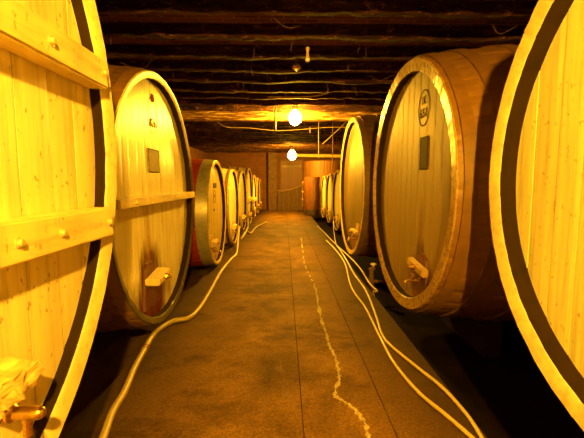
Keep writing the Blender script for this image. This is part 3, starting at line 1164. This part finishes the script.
tl4 = CASKS['l4']
hose([(88, 470), (103, 438), (112, 413), (124.4, 391.6), (134, 369), (143.7, 350.9), (151, 338), (158.7, 329.4), (173.7, 320.8), (188.8, 317.8),
      (199.5, 308), (210.2, 290.8), (221, 271.5), (231.7, 258.6)], 0.025, 'hose',
     'thick cream hose snaking along the left edge of the walkway to a cask tap',
     post=[at_floor(236.6, 253, 0.03), Vector((-1.085, 8.7, 0.25)), Vector((-1.09, 9.02, 0.47))],
     group='hoses on the floor', coup=((145.5, 348),))
hose([(241.5, 238.5), (244.7, 232.6), (247.2, 231.2), (250.8, 233), (256, 227.4), (261.1, 224.8), (266.8, 222)], 0.028, 'hose',
     'short cream hose curling onto the floor at the far left casks', pre=[Vector((-1.08, 11.0, 0.45)), Vector((-1.07, 10.85, 0.2))],
     group='hoses on the floor')
hose([(317.2, 226.1), (323.7, 232), (334.4, 243), (351.5, 258.8), (361, 269.7), (370, 283.8), (377, 291)], 0.014, 'hose',
     'outermost thin hose on the right, dropping off the walkway edge', post=[Vector((1.29, 5.2, -0.04)), Vector((1.31, 5.18, -0.15)), Vector((1.33, 5.17, PITR + 0.02)), Vector((1.45, 5.2, PITR + 0.016))], group='hoses on the floor')
hose([(335.9, 243.5), (340.5, 250.5), (347.4, 261.5), (354, 273.8), (365.5, 290), (375, 313), (382.1, 334.5), (391.6, 346.4), (417.8, 367.8),
      (441.5, 386.8), (465.3, 412.9), (481.9, 438), (500, 470)], 0.014, 'hose_clear',
     'middle pale hose on the right, climbing to the yellow small cask',
     pre=[Vector((1.60, 11.85, 0.30)), Vector((1.52, 11.2, 0.10)), at_floor(334.2, 233, 0.02)], group='hoses on the floor')
hose([(326.2, 240.3), (335, 249.2), (344.7, 262.9), (351.3, 287), (365.5, 308), (379.8, 336.9), (394, 363), (417.8, 391.5),
      (446.3, 415.3), (472.4, 438), (500, 465)], 0.014, 'hose_clear', 'innermost pale hose of the three on the right of the walkway',
     group='hoses on the floor')

# small prop on the right walkway edge
p = Vector((1.36, 5.62, PITR))
t = thing('iron_prop', p, 'small pale prop with a splayed foot on the right walkway edge before the third cask', 'prop')
bm = bmesh.new()
tube(bm, catmull([(-0.03, 0.06, 0.30), (0.0, 0.0, 0.315), (0.10, -0.03, 0.31), (0.2, -0.03, 0.30)], 5),
     [0.006] + [0.02] * 7 + [0.026] * 3 + [0.02] * 3 + [0.012, 0.006], 8)
link('foot', bm, M['pier'], t, True)
bm = bmesh.new()
tube(bm, [(0.0, 0, 0.0), (0.0, 0, 0.32), (0.0, 0, 0.50)], [0.04, 0.04, 0.03], 10)
tube(bm, [(-0.04, 0, 0.49), (0.05, 0, 0.52)], 0.03, 10)
link('post', bm, M['pier'], t, True)
bm = bmesh.new()
lathe(bm, [(0.03, 0.56), (0.05, 0.575), (0.045, 0.59), (0.01, 0.6)], (0.03, 0, 0), 14)
tube(bm, [(0.02, 0, 0.5), (0.03, 0, 0.57)], 0.012, 8)
link('cap', bm, M['bolt'], t, True)

# mineral crust along the crack in the slabs
path = [(301, 238), (302.5, 249), (303.7, 261), (307, 270), (313.3, 282), (317, 296), (320.4, 315.5), (326, 333), (330, 346), (336, 360), (339, 377),
        (334.6, 394), (344, 401), (356, 410.5), (365.5, 425), (368, 438), (369, 455)]
cp = catmull([at_floor(a, b, 0.0) for a, b in path], 14)
bm = bmesh.new()
rnd = random.Random(2)
prev = None
for i, p in enumerate(cp):
    d = (cp[min(i + 1, len(cp) - 1)] - cp[max(i - 1, 0)]).normalized()
    s = Vector((d.y, -d.x, 0))
    j = Vector((rnd.uniform(-1, 1), rnd.uniform(-1, 1), 0)) * 0.008
    w = 0.006 + 0.030 * max(0, noise.noise(Vector((i * 0.23, 1, 0))) + 0.35) ** 1.2
    q = [bm.verts.new(p + j + s * a * w + Vector((0, 0, h))) for a, h in ((-1, -0.004), (-0.5, 0.003), (0.4, 0.0035), (1, -0.004))]
    skip = i < 70 and noise.noise(Vector((i * 0.31, 7, 0))) > 0.12
    if prev and not skip:
        for a in range(3):
            bm.faces.new((prev[a], prev[a + 1], q[a + 1], q[a]))
    prev = q
for _ in range(70):   # loose flakes beside the vein
    p = rnd.choice(cp[20:]) + Vector((rnd.gauss(0, 0.025), rnd.gauss(0, 0.03), 0))
    r = rnd.uniform(0.002, 0.007)
    vs = [bm.verts.new(p + Vector((math.cos(a) * r * rnd.uniform(.6, 1.3), math.sin(a) * r * rnd.uniform(.6, 1.3), 0.0015))) for a in (0, 1.2, 2.5, 3.8, 5.1)]
    c0 = bm.verts.new(p + Vector((0, 0, 0.003)))
    for a in range(5):
        bm.faces.new((vs[a], vs[(a + 1) % 5], c0))
o = link('mineral_crust', bm, M['crust'])
tag(o, 'white mineral crust running along a wandering crack in the floor', 'crust', kind='stuff')

# ------------------------------------------------------------------ lamps
WARM = (1.0, 0.50, 0.025)


def lamp(p, label, power, r=0.06, fitting=True, drop=None):
    t = thing('pendant_lamp', (p[0], p[1], p[2]), label, 'lamp', 'bare bulbs along the ceiling')
    bm = bmesh.new()
    pr = [(0.002, -r * 1.1)] + [(r * math.sin(a), -r * 1.1 * math.cos(a)) for a in [PI * q / 12 for q in range(1, 10)]] + \
         [(r * 0.42, r * 1.05), (r * 0.36, r * 1.3)]
    lathe(bm, pr, (0, 0, 0), 24)
    area = 4 * PI * r * r
    link('bulb', bm, emit('glowing_glass', WARM, power / (PI * area)), t, True)
    bm = bmesh.new()
    lathe(bm, [(r * 0.45, r * 1.2), (r * 0.5, r * 1.3), (r * 0.5, r * 2.0), (r * 0.25, r * 2.3)], (0, 0, 0), 16)
    link('socket', bm, M['wire_black'], t, True)
    top = ZC - 0.15 - p[2]
    bm = bmesh.new()
    tube(bm, [(0, 0, r * 2.2), (0.0, 0, top + 0.13)], 0.006, 6)
    link('cord', bm, M['wire_black'], t)
    return t


b1 = at_y(295, 118, 8.3)
b2 = at_y(292, 155.5, 16.2)
lamp((0.36, -1.4, CAMZ + 1.45), 'bare bulb hanging behind the viewer', 1650, 0.06)
lamp((0.0, -9.6, CAMZ + 1.40), 'farthest bare bulb behind the viewer', 700, 0.06)
lamp(b1, 'nearer glowing bare bulb hanging under the ceiling timbers', 780, 0.14)  # bulb oversized, its glare put into the shape
lamp(b2, 'farther glowing bare bulb before the end wall', 1150, 0.18)  # this bulb too is enlarged to stand in for glare

# unlit fitting and paper tag under the ceiling
p = at_y(296.5, 67, 4.98)
t = thing('ceiling_fitting', p, 'small dull round fitting hanging from the ceiling, unlit', 'fitting')
bm = bmesh.new()
lathe(bm, [(0.016, 0.05), (0.03, 0.035), (0.055, 0.015), (0.062, 0.0), (0.055, -0.015), (0.03, -0.028), (0.02, -0.03)], (0, 0, 0), 20)
link('dome', bm, M['brass'], t, True)
bm = bmesh.new()
lathe(bm, [(0.028, -0.027), (0.028, -0.036), (0.018, -0.046), (0.004, -0.048)], (0, 0, 0), 16)
link('glass', bm, plain('milky_glass', (0.85, 0.8, 0.7), 0.2, var=0.05), t, True)
bm = bmesh.new()
tube(bm, [(0, 0, 0.045), (0, 0, ZC - p.z - 0.01)], 0.006, 6)
link('stem', bm, M['wire_black'], t)
p = at_y(307.5, 61, 4.42)
t = thing('hanging_bottle_tag', p, 'narrow pale drop-shaped tag hanging from the ceiling', 'tag')
bm = bmesh.new()
lathe(bm, [(0.006, -0.002), (0.024, 0.004), (0.026, 0.03), (0.016, 0.07), (0.014, 0.10), (0.024, 0.135), (0.02, 0.15), (0.006, 0.152)], (0, 0, 0), 14)
link('tag_body', bm, plain('pale_waxed_tag', (0.62, 0.42, 0.14), 0.4), t, True)
bm = bmesh.new()
lathe(bm, [(0.018, -0.008), (0.027, 0.0), (0.0275, 0.02), (0.026, 0.024)], (0, 0, 0), 14)
link('tag_tip', bm, plain('white_tag_tip', (0.9, 0.85, 0.7), 0.3, var=0.05), t, True)
bm = bmesh.new()
tube(bm, [(0, 0, 0.15), (0, 0, max(0.16, ZC - 0.12 - p.z))], 0.003, 6)
link('string', bm, M['wire_black'], t)


# wires, rods, pipe
def run(name, pts, r, mat, label, cat, group=None):
    pts = [Vector(p) for p in pts]
    bm = bmesh.new()
    o0 = pts[0].copy()
    tube(bm, [p - o0 for p in pts], r, 8)
    o = link(name, bm, M[mat], None, True)
    o.location = o0
    return tag(o, label, cat, group)


cz = 10.0
run('cable', catmull([(-1.9, cz, ZC), at_y(225, 126.5, cz), at_y(250, 128, cz), at_y(276, 130.6, cz), at_y(300, 129.5, cz), at_y(325, 127.5, cz), at_y(355, 126, cz), (2.3, cz, ZC)], 6),
    0.009, 'wire', 'pale cable sagging crosswise below the nearer bulb', 'cable', 'cables and rods under the ceiling')
run('cable', catmull([(at_y(325, 84, 6.55).x, 6.55, ZC), at_y(328, 90, 6.5), at_y(322, 95, 6.5), at_y(300, 97, 6.5), at_y(268, 97, 6.5)], 6), 0.008, 'dust_web',
    'dusty brown cable looped along a timber above the nearer bulb', 'cable', 'cables and rods under the ceiling')
run('rod', [(at_y(275.3, 100, 8.2).x, 8.2, ZC), at_y(275.3, 131, 8.2)], 0.02, 'wire_black', 'black hanging rod left of the nearer bulb', 'rod',
    'cables and rods under the ceiling')
run('rod', [(at_y(318.5, 122, cz).x, cz, ZC), at_y(318.5, 158, cz)], 0.010, 'wire', 'thin pale hanging rod right of the nearer bulb', 'rod',
    'cables and rods under the ceiling')
run('rod', [(at_y(333, 122, cz).x, cz + .05, ZC), at_y(332.5, 168, cz + .05)], 0.012, 'pier', 'thin brown hanging rod beside the large third right cask', 'rod',
    'cables and rods under the ceiling')
run('brace', [at_y(322.5, 144, cz + .1), at_y(341, 127, cz + .1), (at_y(341, 127, cz).x + 0.27, cz + .1, ZC)], 0.010, 'wire', 'thin slanting brace under the ceiling on the right', 'brace',
    'cables and rods under the ceiling')
run('rod', [at_y(310, 127, cz), at_y(310, 133, cz)], 0.012, 'wire', 'very short pale rod dropping from the sagging cable', 'rod',
    'cables and rods under the ceiling')
run('pipe', [at_y(296, 155.3, 19.3), (4.5, 19.3, at_y(350, 156.5, 19.3).z)], 0.085, 'pipe', 'pale horizontal pipe running right from the farther bulb', 'pipe')

# ------------------------------------------------------------------ world and view
w = bpy.data.worlds.new('cellar')
S.world = w
w.use_nodes = True
w.node_tree.nodes['Background'].inputs[0].default_value = (0.001, 0.0006, 0.0002, 1)
S.view_settings.view_transform = 'Standard'
S.view_settings.look = 'None'
S.view_settings.gamma = 1
S.view_settings.use_curve_mapping = False
S.view_settings.exposure = 0.0
